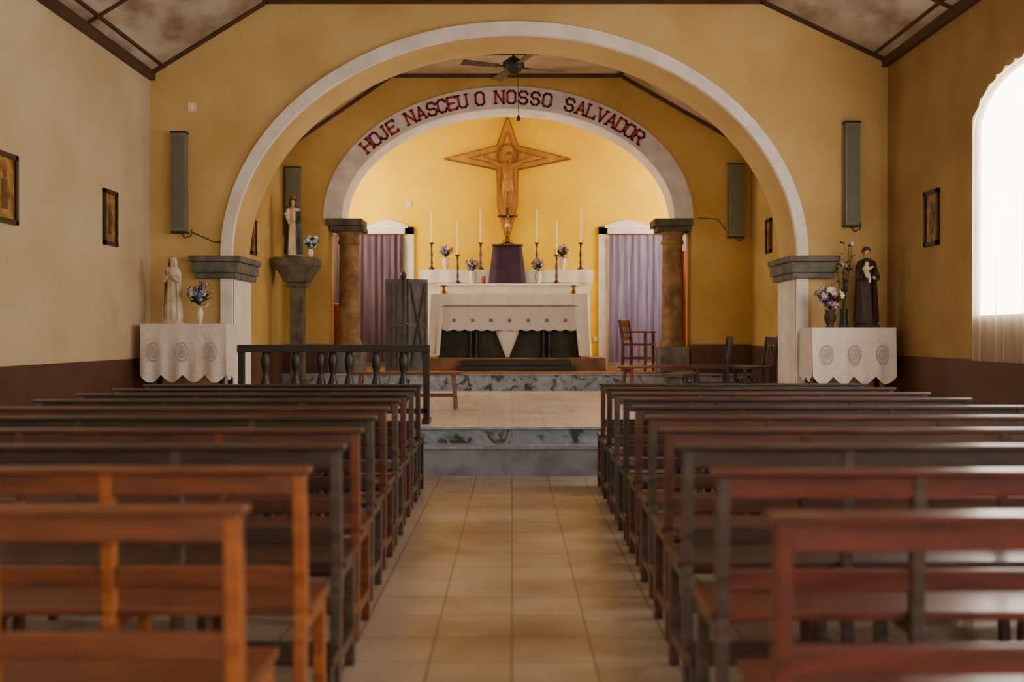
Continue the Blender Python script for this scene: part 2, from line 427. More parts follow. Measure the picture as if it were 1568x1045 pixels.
one('baseboard_right',RX-.012,RX,Y0,Y1,0,1.07,M_dado)

# chancel
CL,CR=-3.66,3.84; CY0,CY1=12.8,16.0
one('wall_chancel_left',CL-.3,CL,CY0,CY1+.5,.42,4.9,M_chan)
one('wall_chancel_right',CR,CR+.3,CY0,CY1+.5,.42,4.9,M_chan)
for x,sg in ((CL+.03,-1),(CR-.03,1)):
    b=MB(); b.add([(x,12.92,1.7),(x,13.6,1.7),(x,13.6,3.8),(x,12.92,3.8)],[(0,1,2,3)],M_fillC)  # unseen glowing panel, framed like a window, added to light the chancel
    for y in (12.9,13.62): b.box(min(x,x-sg*.02),max(x,x-sg*.02),y-.02,y+.02,1.66,3.84,M_frame)
    for z in (1.68,2.75,3.82): b.box(min(x,x-sg*.02),max(x,x-sg*.02),12.9,13.62,z-.02,z+.02,M_frame)
    b.obj('window_%d'%wn); wn+=1
CS=[(CL-.02,4.30),(-1.93,5.5),(1.74,5.5),(CR+.02,4.30)]
ceil('ceiling_chancel',CS,CY0,CY1+.02,M_ceil2)
b=MB()
for x,z in CS[1:3]: b.box(x-.03,x+.03,CY0,CY1,z-.04,z+.02,M_brown)
b.box(CL,CL+.06,CY0,CY1,4.26,4.34,M_brown); b.box(CR-.06,CR,CY0,CY1,4.26,4.34,M_brown)
for yy,w in ((CY1-.04,.04),(14.7,.02),(13.5,.02)):
    for p,q in zip(CS[:-1],CS[1:]):
        b.hexa([(p[0],yy-w,p[1]-.05),(q[0],yy-w,q[1]-.05),(q[0],yy+w,q[1]-.05),(p[0],yy+w,p[1]-.05),(p[0],yy-w,p[1]+.02),(q[0],yy-w,q[1]+.02),(q[0],yy+w,q[1]+.02),(p[0],yy+w,p[1]+.02)],M_brown)
b.obj('trim_chancel_battens')
ICX,IA,IB,IZ=-.06,2.67,1.76,3.19
IOA,IOB=2.97,2.12
b=MB()
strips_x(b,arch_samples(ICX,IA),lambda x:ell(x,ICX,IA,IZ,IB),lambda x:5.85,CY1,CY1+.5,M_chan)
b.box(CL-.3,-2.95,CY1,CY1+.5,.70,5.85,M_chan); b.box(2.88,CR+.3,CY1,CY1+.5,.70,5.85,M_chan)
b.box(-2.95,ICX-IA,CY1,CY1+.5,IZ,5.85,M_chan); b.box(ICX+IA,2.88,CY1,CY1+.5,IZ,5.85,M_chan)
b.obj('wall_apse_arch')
b=MB(); ring(b,ICX,IA-.003,IB-.003,IOA,IOB,IZ,CY1-.03,CY1+.02,M_band2)
ring(b,ICX,IA-.012,IB-.012,IA+.002,IB+.002,IZ,CY1-.032,CY1+.52,M_band)  # white liner paints the light from the apse onto the reveal
b.obj('trim_apse_arch_band')
b=MB(); b.box(CL,-2.95,CY1-.012,CY1,.715,1.17,M_dado); b.box(2.88,CR,CY1-.012,CY1,.715,1.17,M_dado)
b.box(CR-.012,CR,CY0,CY1,.435,1.15,M_dado); b.box(CL,CL+.012,CY0,CY1,.435,1.15,M_dado); b.obj('baseboard_chancel')
G={'H':([[(0,0),(0,6)],[(4,0),(4,6)],[(0,3),(4,3)]],[(0,0),(0,6),(4,0),(4,6)]),
'O':([[(1,0),(3,0),(4,1),(4,5),(3,6),(1,6),(0,5),(0,1),(1,0)]],[]),
'J':([[(3,6),(3,1),(2,0),(1,0),(0,1),(0,2)]],[(3,6)]),
'E':([[(0,0),(0,6)],[(0,6),(4,6),(4,5)],[(0,3),(3,3)],[(0,0),(4,0),(4,1)]],[]),
'N':([[(0,0),(0,6),(4,0),(4,6)]],[(0,0),(4,6),(0,6)]),
'A':([[(0,0),(2,6),(4,0)],[(.8,2),(3.2,2)]],[(0,0),(4,0)]),
'S':([[(4,4.6),(4,5),(3,6),(1,6),(0,5),(0,4),(1,3),(3,3),(4,2),(4,1),(3,0),(1,0),(0,1),(0,1.6)]],[]),
'C':([[(4,4.4),(4,5),(3,6),(1,6),(0,5),(0,1),(1,0),(3,0),(4,1),(4,1.6)]],[]),
'U':([[(0,6),(0,1),(1,0),(3,0),(4,1),(4,6)]],[(0,6),(4,6)]),
'L':([[(0,6),(0,0),(4,0),(4,1.5)]],[(0,6)]),
'V':([[(0,6),(2,0),(4,6)]],[(0,6),(4,6)]),
'D':([[(0,0),(0,6),(3,6),(4,5),(4,1),(3,0),(0,0)]],[]),
'R':([[(0,0),(0,6),(3,6),(4,5),(4,4),(3,3),(0,3)],[(2,3),(4,0)]],[(0,0),(4,0)])}
txt=[('H',-2.32),('O',-2.19),('J',-2.06),('E',-1.92),
('N',-1.63),('A',-1.46),('S',-1.285),('C',-1.12),('E',-.96),('U',-.79),('O',-.515),
('N',-.2),('O',-.01),('S',.18),('S',.375),('O',.565),
('S',.925),('A',1.11),('L',1.28),('V',1.44),('A',1.60),('D',1.75),('O',1.89),('R',2.03)]
b=MB(); ma,mb_=(IA+IOA)/2,(IB+IOB)/2
for ch,x in txt:
    ct=(x-ICX)/ma; st=math.sqrt(1-ct*ct); z=IZ+mb_*st
    ang=math.atan2(-mb_*ct,ma*st)
    M=Matrix.Translation((x,CY1-.034,z))@Matrix.Rotation(-ang,4,'Y')
    sx=.13/4; sz=.20/6; th=.034
    strokes,ser=G[ch]
    for st_ in strokes:
        for (u0,v0),(u1,v1) in zip(st_[:-1],st_[1:]):
            p=Vector(((u0-2)*sx,0,(v0-3)*sz)); q=Vector(((u1-2)*sx,0,(v1-3)*sz))
            d=(q-p).normalized(); p=p-d*.012; q=q+d*.012
            nrm=Vector((-d.z,0,d.x))*th/2
            b.hexa([p-nrm,q-nrm,q+nrm,p+nrm]+[v+Vector((0,-.008,0)) for v in (p-nrm,q-nrm,q+nrm,p+nrm)],M_letter,M)
    for u,v in ser:
        cx,cz=(u-2)*sx,(v-3)*sz
        b.box(cx-.036,cx+.036,-.008,0,cz-.012,cz+.012,M_letter,M)
b.obj('arch_inscription_lettering')

# apse
one('wall_apse_left',CL-.3,CL,16.5,19.2,.42,6.0,M_apse)
one('wall_apse_right',CR,CR+.3,16.5,19.2,.42,6.0,M_apse)
one('ceiling_apse',CL-.3,CR+.3,16.48,19.3,5.9,6.0,M_ceil2)
DL=(-3.45,-2.04); DR=(1.82,3.35); DT=3.24
b=MB()
b.box(CL,DL[0],19,19.25,.42,5.95,M_apse); b.box(DL[1],DR[0],19,19.25,.42,5.95,M_apse); b.box(DR[1],CR,19,19.25,.42,5.95,M_apse)
b.box(DL[0],DL[1],19,19.25,DT,5.95,M_apse); b.box(DR[0],DR[1],19,19.25,DT,5.95,M_apse)
b.obj('wall_apse_back')
one('wall_sacristy',CL,CR,19.9,20,.42,3.6,M_band)
one('ceiling_sacristy',CL,CR,19.25,20,3.6,3.66,M_band)
one('floor_sacristy',CL,CR,19,20,.6,.715,M_carpet)
M_sac=emis('sacristy_glazing',(232,228,250),7.0)
M_sacL=emis('sacristy_glazing_dim',(232,222,232),2.5)
k=2
for (a,c),cm,sd,sm in ((DL,M_lilacL,3,M_sacL),(DR,M_lilac,8,M_sac)):
    b=MB(); fw=.17
    b.box(a-fw,a,18.95,18.998,.72,DT+.14,M_frame); b.box(c,c+fw,18.95,18.998,.72,DT+.14,M_frame)
    b.box(a-fw,c+fw,18.95,18.998,DT,DT+.14,M_frame)
    vs=[];n=24
    for i in range(n+1):
        x=a-.05+(c-a+.1)*i/n; vs.append((x,18.94,DT+.12)); vs.append((x,18.94,DT+.16+.11*abs(math.sin(pi*i/n*2.0))))
    b.add(vs,[(2*i,2*i+2,2*i+3,2*i+1) for i in range(n)],M_white)
    b.obj('door_%d'%k)
    b=MB(); b.add([(a+.2,19.88,1.5),(c-.2,19.88,1.5),(c-.2,19.88,3.2),(a+.2,19.88,3.2)],[(0,1,2,3)],sm); b.obj('window_%d'%wn); wn+=1
    b=MB(); curtain_mesh(b,(a+.02,18.88),(c-.02,18.88),.80,DT-.02,cm,.028,11,seed=sd,rows=10)
    b.cyl((a-.05,18.87,DT-.01),(c+.05,18.87,DT-.01),.012,.012,M_gold,8)
    b.obj('doorway_curtain'); k+=1
b=MB(); curtain_mesh(b,(3.1,18.6),(3.32,18.6),.8,2.9,M_red,.02,3,n=30); b.cyl((3.05,18.6,2.9),(3.4,18.6,2.9),.01,.01,M_gold,8); b.obj('red_drape')
b=MB(); curtain_mesh(b,(-3.4,18.6),(-3.1,18.6),.8,1.9,M_red,.02,3,n=30); b.cyl((-3.45,18.6,1.9),(-3.05,18.6,1.9),.01,.01,M_gold,8); b.obj('red_drape')
for x,sg in ((CL+.02,-1),(CR-.02,1)):
    b=MB(); b.add([(x,16.9,2.6),(x,18.3,2.6),(x,18.3,4.9),(x,16.9,4.9)],[(0,1,2,3)],M_dayA)
    for y in (16.88,17.6,18.3): b.box(min(x,x-sg*.03),max(x,x-sg*.03),y-.02,y+.02,2.56,4.94,M_frame)
    for z in (2.58,3.7,4.92): b.box(min(x,x-sg*.03),max(x,x-sg*.03),16.88,18.32,z-.02,z+.02,M_frame)
    b.obj('window_%d'%wn); wn+=1
for cx in (-2.65,2.61):
    b=MB(); y=16.22
    b.box(cx-.24,cx+.24,y-.24,y+.24,.715,1.13,M_stone)
    b.lathe((cx,y,0),[(.22,1.13),(.22,1.18),(.19,1.22),(.175,1.26),(.17,1.9),(.16,2.78),(.185,2.80),(.185,2.84),(.165,2.86),(.17,2.93),(.21,3.0)],M_column,24)
    b.box(cx-.27,cx+.27,y-.25,y+.25,2.99,3.07,M_stone2); b.box(cx-.33,cx+.25 if cx<0 else cx+.29,y-.3,y+.28,3.07,3.186,M_stone2)
    b.obj('stone_column',bevel=.012)

# ------------------------------------------------------------ pews
def pew(xa,xb,y,mt,mr,seed):
    s=1 if xb>xa else -1
    b=MB(); L=abs(xb-xa); mt2=mr
    X=lambda t: s*t
    def bx(t0,t1,y0,y1,z0,z1,m):
        a,c=X(t0),X(t1); b.box(min(a,c),max(a,c),y0,y1,z0,z1,m)
    bx(0,L,-.016,.016,.82,.885,mt2)
    bx(-.015,L+.015,-.030,.030,.885,.905,mt2)
    bx(.02,L-.02,-.0,.026,.54,.605,mt2)
    bx(-.01,L+.01,.03,.33,.445,.472,mt2)
    for t in (.02,.60,1.45,L-.02):
        b.beam((X(t),.0,.885),(X(t),.02,.46),.038,.045,mt); b.beam((X(t),.02,.46),(X(t),-.02,0),.038,.045,mt)
        b.beam((X(t),.30,.445),(X(t),.31,0),.038,.042,mt)
        b.box(X(t)-.016,X(t)+.016,.0,.30,.40,.445,mt)
        b.box(X(t)-.016,X(t)+.016,-.0,.31,.10,.14,mt)
        b.box(X(t)-.016,X(t)+.016,-.2,.0,.13,.165,mt)
        b.box(X(t)-.020,X(t)+.020,-.2,-.16,0,.165,mt)
    bx(.03,L-.03,.14,.165,.1,.14,mt)
    bx(-.01,L+.01,-.215,-.095,.165,.19,mt2)
    return b.obj('church_pew',bevel=.005,loc=(xa,y,0))
LP=[(2.32,-.63,0,5),(3.0,-.62,0,5),(3.62,-.62,3,2),(4.25,-.65,5,1),(4.9,-.68,3,2),(5.55,-.70,1,1),(6.2,-.71,3,2),(6.85,-.73,1,2),(7.5,-.74,3,2),(8.15,-.75,2,2)]
RP=[(2.22,.585,4,4),(2.95,.605,3,4),(3.62,.62,3,2),(4.27,.655,1,1),(4.95,.68,3,1),(5.65,.70,1,2),(6.35,.71,2,2),(7.0,.72,3,1),(7.65,.73,2,2),(8.3,.74,1,2)]
for i,(y,x,a,c) in enumerate(LP): pew(x,x-2.25,y,PW[a],PW[c],i)
for i,(y,x,a,c) in enumerate(RP): pew(x,x+2.2,y,PW[a],PW[c],i+20)

# ------------------------------------------------------------ communion rail
b=MB(); Z=.435; ry=9.9
b.box(-2.72,-.82,ry-.06,ry+.06,1.14,1.215,M_darkwood)
b.box(-2.70,-.84,ry-.03,ry+.03,.53,.58,M_darkwood)
for x in (-2.69,-.85): b.box(x-.03,x+.03,ry-.03,ry+.03,Z,1.15,M_darkwood)
for x in (-2.45,-2.15,-1.9,-1.78,-1.62,-1.35,-1.08):
    b.lathe((x,ry,.58),[(.035,0),(.035,.05),(.055,.12),(.06,.2),(.035,.3),(.024,.34),(.04,.4),(.05,.48),(.035,.54),(.03,.57)],M_darkwood,10)
for x in (-2.69,-.85): b.box(x-.035,x+.035,ry-.15,ry+.15,Z,Z+.05,M_darkwood)
b.obj('communion_rail',bevel=.004)

def bench(name,cx,cy,L,rot,m,z=Z,h=.44):
    b=MB()
    b.box(-L/2,L/2,-.13,.13,h-.035,h,m)
    for x in (-L/2+.1,L/2-.1):
        for y in (-.1,.1): b.beam((x,y*.8,h-.035),(x+(.03 if x>0 else -.03),y*1.15,0),.04,.04,m)
        b.box(x-.015,x+.015,-.1,.1,h-.1,h-.035,m)
    b.box(-L/2+.1,L/2-.1,-.012,.012,.14,.18,m)
    return b.obj(name,bevel=.004,loc=(cx,cy,z),rotz=rot)
bench('wooden_bench',-1.25,11.9,1.3,0,PW[5])
bench('wooden_bench',2.15,14.5,1.3,.5,PW[5])
bench('wooden_bench',3.1,14.9,1.2,-.2,PW[1])
bench('wooden_bench',2.12,12.6,.9,1.2,PW[3],h=.40)
def chair(name,cx,cy,rot,m,z,arms=False,h=.86,seat=None):
    b=MB(); w=.21
    for x in (-w,w):
        b.beam((x,.2,0),(x,.19,.45),.04,.04,m); b.beam((x,.19,.45),(x,.25,h),.04,.04,m)
        b.beam((x,-.2,0),(x,-.2,.44 if not arms else .64),.04,.04,m)
        b.box(x-.012,x+.012,-.19,.19,.2,.235,m)
        if arms: b.box(x-.03,x+.03,-.25,.23,.64,.67,m)
    b.box(-w-.02,w+.02,-.23,.2,.43,.465,seat or m)
    b.box(-w,w,.205,.225,.52,.58,m); b.box(-w,w,.235,.265,h-.11,h-.01,m)
    for x in (-.1,0,.1): b.beam((x,.21,.56),(x,.245,h-.1),.03,.015,m)
    b.box(-w,w,-.21,-.19,.2,.235,m)
    return b.obj(name,bevel=.004,loc=(cx,cy,z),rotz=rot)
chair('wooden_armchair',2.12,16.75,1.1,M_candlewood,.715,True,seat=M_red)
chair('wooden_chair',2.68,13.4,-pi/2-.1,M_darkwood,Z)
chair('wooden_chair',3.24,13.3,-pi/2+.1,M_stone2,Z)

# ------------------------------------------------------------ folding door screen
b=MB()
def leaf(M,w,h,xb):
    b.box(0,w,-.012,.015,0,h,M_bluegrey,M)
    for x in (0,w-.045): b.box(x,x+.045,-.03,.03,0,h,M_bluegrey,M)
    for z in (0,h*.48,h-.06): b.box(0,w,-.028,.03,z,z+.06,M_bluegrey,M)
    if xb:
        b.beam((.04,-.03,.06),(w-.04,-.03,h-.06),.03,.02,M_iron,M); b.beam((w-.04,-.03,.06),(.04,-.03,h-.06),.03,.02,M_iron,M)
    else:
        for i in range(1,4): b.box(w*i/4-.004,w*i/4+.004,-.016,0,0,h,M_iron,M)
M1=Matrix.Translation((-2.10,16.60,.72))@Matrix.Rotation(-.25,4,'Z')
M2=Matrix.Translation((-1.73,16.50,.72))@Matrix.Rotation(.55,4,'Z')
leaf(M1,.38,1.53,False); leaf(M2,.36,1.53,True)
b.sph((-1.74,16.45,1.5),.025,M_gold,8)
b.obj('folding_door_screen')
b=MB(); b.lathe((-1.78,16.3,.715),[(.09,0),(.09,.02),(.012,.04),(.012,1.5),(.03,1.52),(.05,1.56),(.05,1.6),(.02,1.64)],M_iron,12); b.obj('processional_lamp_stand')

# ------------------------------------------------------------ altar
b=MB(); b.box(-1.85,1.6,17.0,18.99,.715,.93,M_carpet); b.obj('altar_dais',bevel=.01)
b=MB(); b.box(-.92,1.08,16.62,16.99,.715,.80,M_darkwood); b.box(-.85,1.0,16.8,16.995,.80,.90,M_darkwood); b.obj('altar_footpace_step',bevel=.01)
b=MB()
b.box(-1.68,1.46,18.55,18.97,.93,2.50,M_white); b.box(-1.73,1.51,18.5,18.94,2.50,2.538,M_white)
b.box(-1.32,1.18,18.12,18.55,.93,2.22,M_white); b.box(-1.36,1.22,18.08,18.5,2.22,2.258,M_white)
curtain_mesh(b,(-1.73,18.49),(1.51,18.49),2.3,2.53,M_white,.008,9,n=160)
b.obj('altar_gradine_shelf',bevel=.008)
b=MB(); ax0,ax1=-1.40,1.30; ay0,ay1=17.22,17.92; at=2.02
b.box(ax0,ax1,ay0,ay1,at-.06,at,M_darkwood)
b.box(ax0+.1,ax1-.1,ay0+.2,ay1-.05,.935,at-.06,M_dkgreen)
for x in (-.72,-.62,.55,.65): b.lathe((x,ay0+.12,.935),[(.05,0),(.05,.04),(.03,.07),(.035,.4),(.03,.75),(.05,.8),(.05,1.02)],M_darkwood,10)
b.lathe((-.08,ay0+.1,.935),[(.03,0),(.07,.1),(.2,.42),(.2,.52)],M_white,16,sy=.4)
b.box(ax0-.02,ax1+.02,ay0-.02,ay1+.01,at,at+.012,M_white)
def drape(b,x0,x1,zt,zb,y,m,amp=.012,waves=7,scal=0,sd=0,flare=0,n=120,rows=8,nsc=6):
    vs=[];fs=[]
    for k in range(rows+1):
        t=k/rows
        for i in range(n+1):
            s_=i/n
            x=x0+(x1-x0)*s_+ (s_-.5)*2*flare*t
            zz=zb-scal*abs(math.sin(s_*nsc*pi))
            z=zt+(zz-zt)*t
            vs.append((x,y-amp*t*(1+math.sin(s_*waves*2*pi+sd)+.5*math.sin(s_*waves*3.3+sd)),z))
    for k in range(rows):
        for i in range(n):
            a=k*(n+1)+i; fs.append((a,a+1,a+n+2,a+n+1))
    b.add(vs,fs,m,None,True)
drape(b,ax0-.02,ax1+.02,at+.012,at-.24,ay0-.02,M_white,.006,5)
drape(b,-1.2,1.12,at-.17,at-.60,ay0-.04,M_lace,.008,4,.03,nsc=12)
b.cyl((-1.2,ay0-.055,at-.2),(1.12,ay0-.055,at-.2),.008,.008,M_gold,6)
for i in range(7):
    x=-1.0+i*.32
    b.torus((x,ay0-.065,at-.45),.025,.005,M_gold,n=12,k=4)
    for a in range(4): b.cyl((x,ay0-.066,at-.45),(x+.04*math.cos(a*pi/2+.78),ay0-.066,at-.45+.04*math.sin(a*pi/2+.78)),.004,.002,M_f2,4)
for sg,xe in ((-1,ax0-.02),(1,ax1+.02)):
    vs=[];fs=[];n=30;rows=10
    for k in range(rows+1):
        t=k/rows
        for i in range(n+1):
            s_=i/n
            z=at+.012+(.95-at)*t*(1-.02*math.sin(s_*9))
            if s_<.35:
                u=s_/.35; x=xe-sg*(.27*(1-u))*(1-.2*t) ; y=ay0-.045-.03*t*math.sin(u*9)
            else:
                u=(s_-.35)/.65; x=xe; y=ay0-.045+(ay1-ay0+.05)*u
            x+=sg*(.05*t+.02*t*math.sin(s_*30))
            vs.append((x,y,z))
    for k in range(rows):
        for i in range(n):
            a=k*(n+1)+i; fs.append((a,a+1,a+n+2,a+n+1))
    b.add(vs,fs,M_white,None,True)
b.obj('altar_table')

def candlestick(name,x,y,z,h,ch,m):
    b=MB()
    b.lathe((x,y,z),[(.065,0),(.065,.02),(.04,.05),(.018,.08),(.03,.13*h/.5),(.016,.2*h/.5),(.028,.28*h/.5),(.015,.38*h/.5),(.02,h-.04),(.045,h-.02),(.045,h)],m,14)
    b.cyl((x,y,z+h),(x,y,z+h+ch),.013,.012,M_wax,8); b.cyl((x,y,z+h+ch),(x,y,z+h+ch+.02),.002,.002,M_iron,4)
    return b.obj(name)
for x in (-1.51,-.59,.466,1.29): candlestick('altar_candlestick',x,18.7,2.54,.52,.62,M_candlewood)
for x in (-1.0,.82): candlestick('altar_candlestick',x,18.3,2.26,.54,.62,M_candlewood)
for x in (-1.2,1.08): candlestick('short_brass_candlestick',x,17.5,2.033,.16,.12,M_gold)

def bouquet(b,c,r,mats,n,sd,leaves=14,fr=.03):
    rnd=random.Random(sd)
    for i in range(leaves):
        d=Vector((rnd.gauss(0,1),rnd.gauss(0,1),rnd.uniform(-.2,1.0))).normalized()
        p=Vector(c)-Vector((0,0,r*.6)); q=Vector(c)+d*r*rnd.uniform(.8,1.15)
        side=d.cross(Vector((0,0,1)));side=side.normalized() if side.length>.01 else Vector((1,0,0))
        mid=(p+q)/2+Vector((0,0,.02)); w=fr*.6
        b.add([p,mid+side*w,q,mid-side*w],[(0,1,2,3)],M_leaf)
    for i in range(n):
        d=Vector((rnd.gauss(0,1),rnd.gauss(0,1)-.3,rnd.gauss(.3,.8))).normalized()
        p=Vector(c)+d*r*rnd.uniform(.55,1.0); m=rnd.choice(mats)
        R=d.to_track_quat('Z','Y').to_matrix().to_4x4()
        MM=Matrix.Translation(p)@R
        for k in range(6):
            a=2*pi*k/6; w=.5
            ca,sa=math.cos(a),math.sin(a)
            b.add([(0,0,0),(fr*.7*math.cos(a-w),fr*.7*math.sin(a-w),fr*.25),(fr*1.25*ca,fr*1.25*sa,fr*.35),(fr*.7*math.cos(a+w),fr*.7*math.sin(a+w),fr*.25)],[(0,1,2,3)],m,MM)
        b.sph((0,0,fr*.15),fr*.3,M_wax,6,MM)
        b.cyl(Vector(c)-Vector((0,0,r*.7)),p,.003,.003,M_leaf,4)
def vase(name,x,y,z,h,rv,r,mats,n,sd,vm,fr=.03):
    b=MB()
    b.lathe((x,y,z),[(rv*.6,0),(rv*.65,.01),(rv*.5,h*.1),(rv*.9,h*.4),(rv,h*.65),(rv*.7,h*.85),(rv*.9,h),(rv*.8,h*.99),(rv*.5,h*.7)],vm,16)
    bouquet(b,(x,y,z+h+r*.75),r,mats,n,sd,fr=fr)
    return b.obj(name)
for x,y,z,sd in ((-1.24,18.68,2.54,1),(.95,18.68,2.54,2),(-.72,18.28,2.26,3),(.48,18.28,2.26,4)):
    vase('flower_vase',x,y,z,.23,.075,.15,[M_f1,M_f2,M_f3,M_f2],24,sd,M_vase,.034)
b=MB(); b.lathe((-.52,18.2,2.261),[(.03,0),(.03,.01),(.035,.03),(.04,.1),(.04,.12)],M_redglass,12); b.lathe((-.52,18.2,2.261),[(.042,.12),(.042,.13),(.03,.135)],M_gold,12); b.obj('red_votive_lamp')
b=MB()
vs=[];fs=[];n=48;prof=[(0,.33,.2),(.25,.31,.19),(.5,.285,.175),(.66,.27,.165),(.70,.26,.16),(.705,.1,.08)]
for k,(z,wx,wy) in enumerate(prof):
    for i in range(n):
        a=2*pi*i/n; ca,sa=math.cos(a),math.sin(a); q=(abs(ca)**4+abs(sa)**4)**(-.25)
        f=1+(.04*math.sin(a*14)*(1-k/5))
        vs.append((-.085+wx*ca*q*f,18.285+wy*sa*q*f,2.262+z))
for k in range(len(prof)-1):
    for i in range(n):
        j=(i+1)%n; fs.append((k*n+i,k*n+j,(k+1)*n+j,(k+1)*n+i))
b.add(vs,fs,M_purple,None,True); b.add(vs[-n:],[tuple(range(n))],M_purple)
b.box(-.37,.20,18.10,18.475,2.955,2.975,M_gold); b.lathe((-.085,18.285,2.975),[(.18,0),(.18,.01),(.1,.03),(.05,.05)],M_purple,16)
b.obj('veiled_tabernacle')

# ------------------------------------------------------------ corpus figure
def corpus(b,M,m,cloth,hair):
    J=[((0,0,.52),(.075,.055)),((0,-.01,.60),(.062,.045)),((0,-.02,.70),(.085,.058)),((0,-.01,.78),(.07,.045)),((.01,-.02,.83),(.028,.028)),((.02,-.045,.87),(.035,.04)),((.025,-.055,.915),(.045,.052)),((.025,-.05,.955),(.032,.036)),
       ((.10,-.005,.785),(.036,.034)),((.24,.01,.845),(.026,.025)),((.27,.01,.86),(.024,.023)),((.42,.012,.925),(.014,.014)),
       ((-.10,-.005,.785),(.036,.034)),((-.24,.01,.845),(.026,.025)),((-.27,.01,.86),(.024,.023)),((-.42,.012,.925),(.014,.014)),
       ((.055,-.01,.47),(.052,.05)),((.045,-.08,.28),(.034,.036)),((.03,-.045,.17),(.03,.032)),((.012,-.01,.05),(.017,.02)),((.012,-.05,.0),(.016,.012)),
       ((-.055,-.01,.47),(.052,.05)),((-.035,-.08,.28),(.034,.036)),((-.03,-.045,.17),(.03,.032)),((-.012,-.01,.05),(.017,.02)),((-.012,-.05,.0),(.016,.012))]
    E=[(0,1),(1,2),(2,3),(3,4),(4,5),(5,6),(6,7),(3,8),(8,9),(9,10),(10,11),(3,12),(12,13),(13,14),(14,15),(0,16),(16,17),(17,18),(18,19),(19,20),(0,21),(21,22),(22,23),(23,24),(24,25)]
    skin(b,J,E,m,M,2)
    for sg in (-1,1):
        w=Vector((sg*.42,.012,.925)); 
        JJ=[(tuple(w),.012),(tuple(w+Vector((sg*.03,-.003,.012))),(.018,.010))]; EE=[(0,1)]
        skin(b,JJ,EE,m,M,1)
        for k in range(4):
            p=w+Vector((sg*.042,-.002,.03-.011*k)); L_=(.03,.034,.032,.024)[k]
            b.cyl(p,p+Vector((sg*L_*.6,-.006,.004)),.0048,.0044,m,6,M); b.cyl(p+Vector((sg*L_*.6,-.006,.004)),p+Vector((sg*L_*.85,-.02,.002)),.0044,.0035,m,6,M)
        b.cyl(w+Vector((sg*.02,-.006,.026)),w+Vector((sg*.035,-.014,.048)),.005,.004,m,6,M)
    b.lathe((0,-.01,.40),[(.095,0),(.105,.04),(.1,.1),(.085,.15),(.075,.17)],cloth,20,sy=.75,fold=.07,nf=9,M=M)
    b.sph((.03,-.035,.93),(.056,.056,.058),hair,12,M); b.sph((.03,-.09,.878),(.026,.02,.03),hair,8,M)
    b.sph((.024,-.103,.915),(.008,.014,.016),m,6,M)
b=MB(); cx,cy,cz=-.085,18.93,4.67
def star(s,y0,y1,m):
    w=.22*s; pts=[(0,.85*s),(w*.95,w*1.15),(1.22*s,.0),(w*.95,-w*.95),(.18*s+.02,-.55),(.2,-.9),(.0,-1.62*(s*.5+.5)),(-.2,-.9),(-.18*s-.02,-.55),(-w*.95,-w*.95),(-1.22*s,0),(-w*.95,w*1.15)]
    n=len(pts)
    vs=[(cx+p[0],y0,cz+p[1]) for p in pts]+[(cx+p[0],y1,cz+p[1]) for p in pts]+[(cx,y0,cz)]
    fs=[(i,(i+1)%n,2*n) for i in range(n)]+[(i,n+i,n+(i+1)%n,(i+1)%n) for i in range(n)]
    b.add(vs,fs,m)
star(1.0,18.90,18.995,M_crossdark); star(.93,18.875,18.90,M_cross); star(.6,18.855,18.875,M_crossdark); star(.55,18.84,18.856,M_cross)
b.torus((cx,18.82,cz+.06),.2,.014,M_crossdark,n=28)
MC=Matrix.Translation((cx-.0,18.82,cz-1.15))@Matrix.Diagonal((1.1,.8,1.28,1))
corpus(b,MC,M_corpus,M_cross,M_crossdark)
b.obj('wall_star_crucifix')
b=MB(); x,y=-.085,18.285; z=3.025
b.lathe((x,y,z),[(.1,0),(.1,.02),(.06,.05),(.03,.08)],M_gold,14)
b.box(x-.018,x+.018,y-.012,y+.012,z+.06,z+.66,M_iron); b.box(x-.17,x+.17,y-.012,y+.012,z+.46,z+.495,M_iron)
for p in ((x,z+.66),(x-.17,z+.478),(x+.17,z+.478)): b.sph((p[0],y,p[1]),.026,M_gold,8)
corpus(b,Matrix.Translation((x,y-.03,z+.1))@Matrix.Scale(.42,4),M_gold,M_stwhite,M_iron)
b.obj('altar_crucifix')

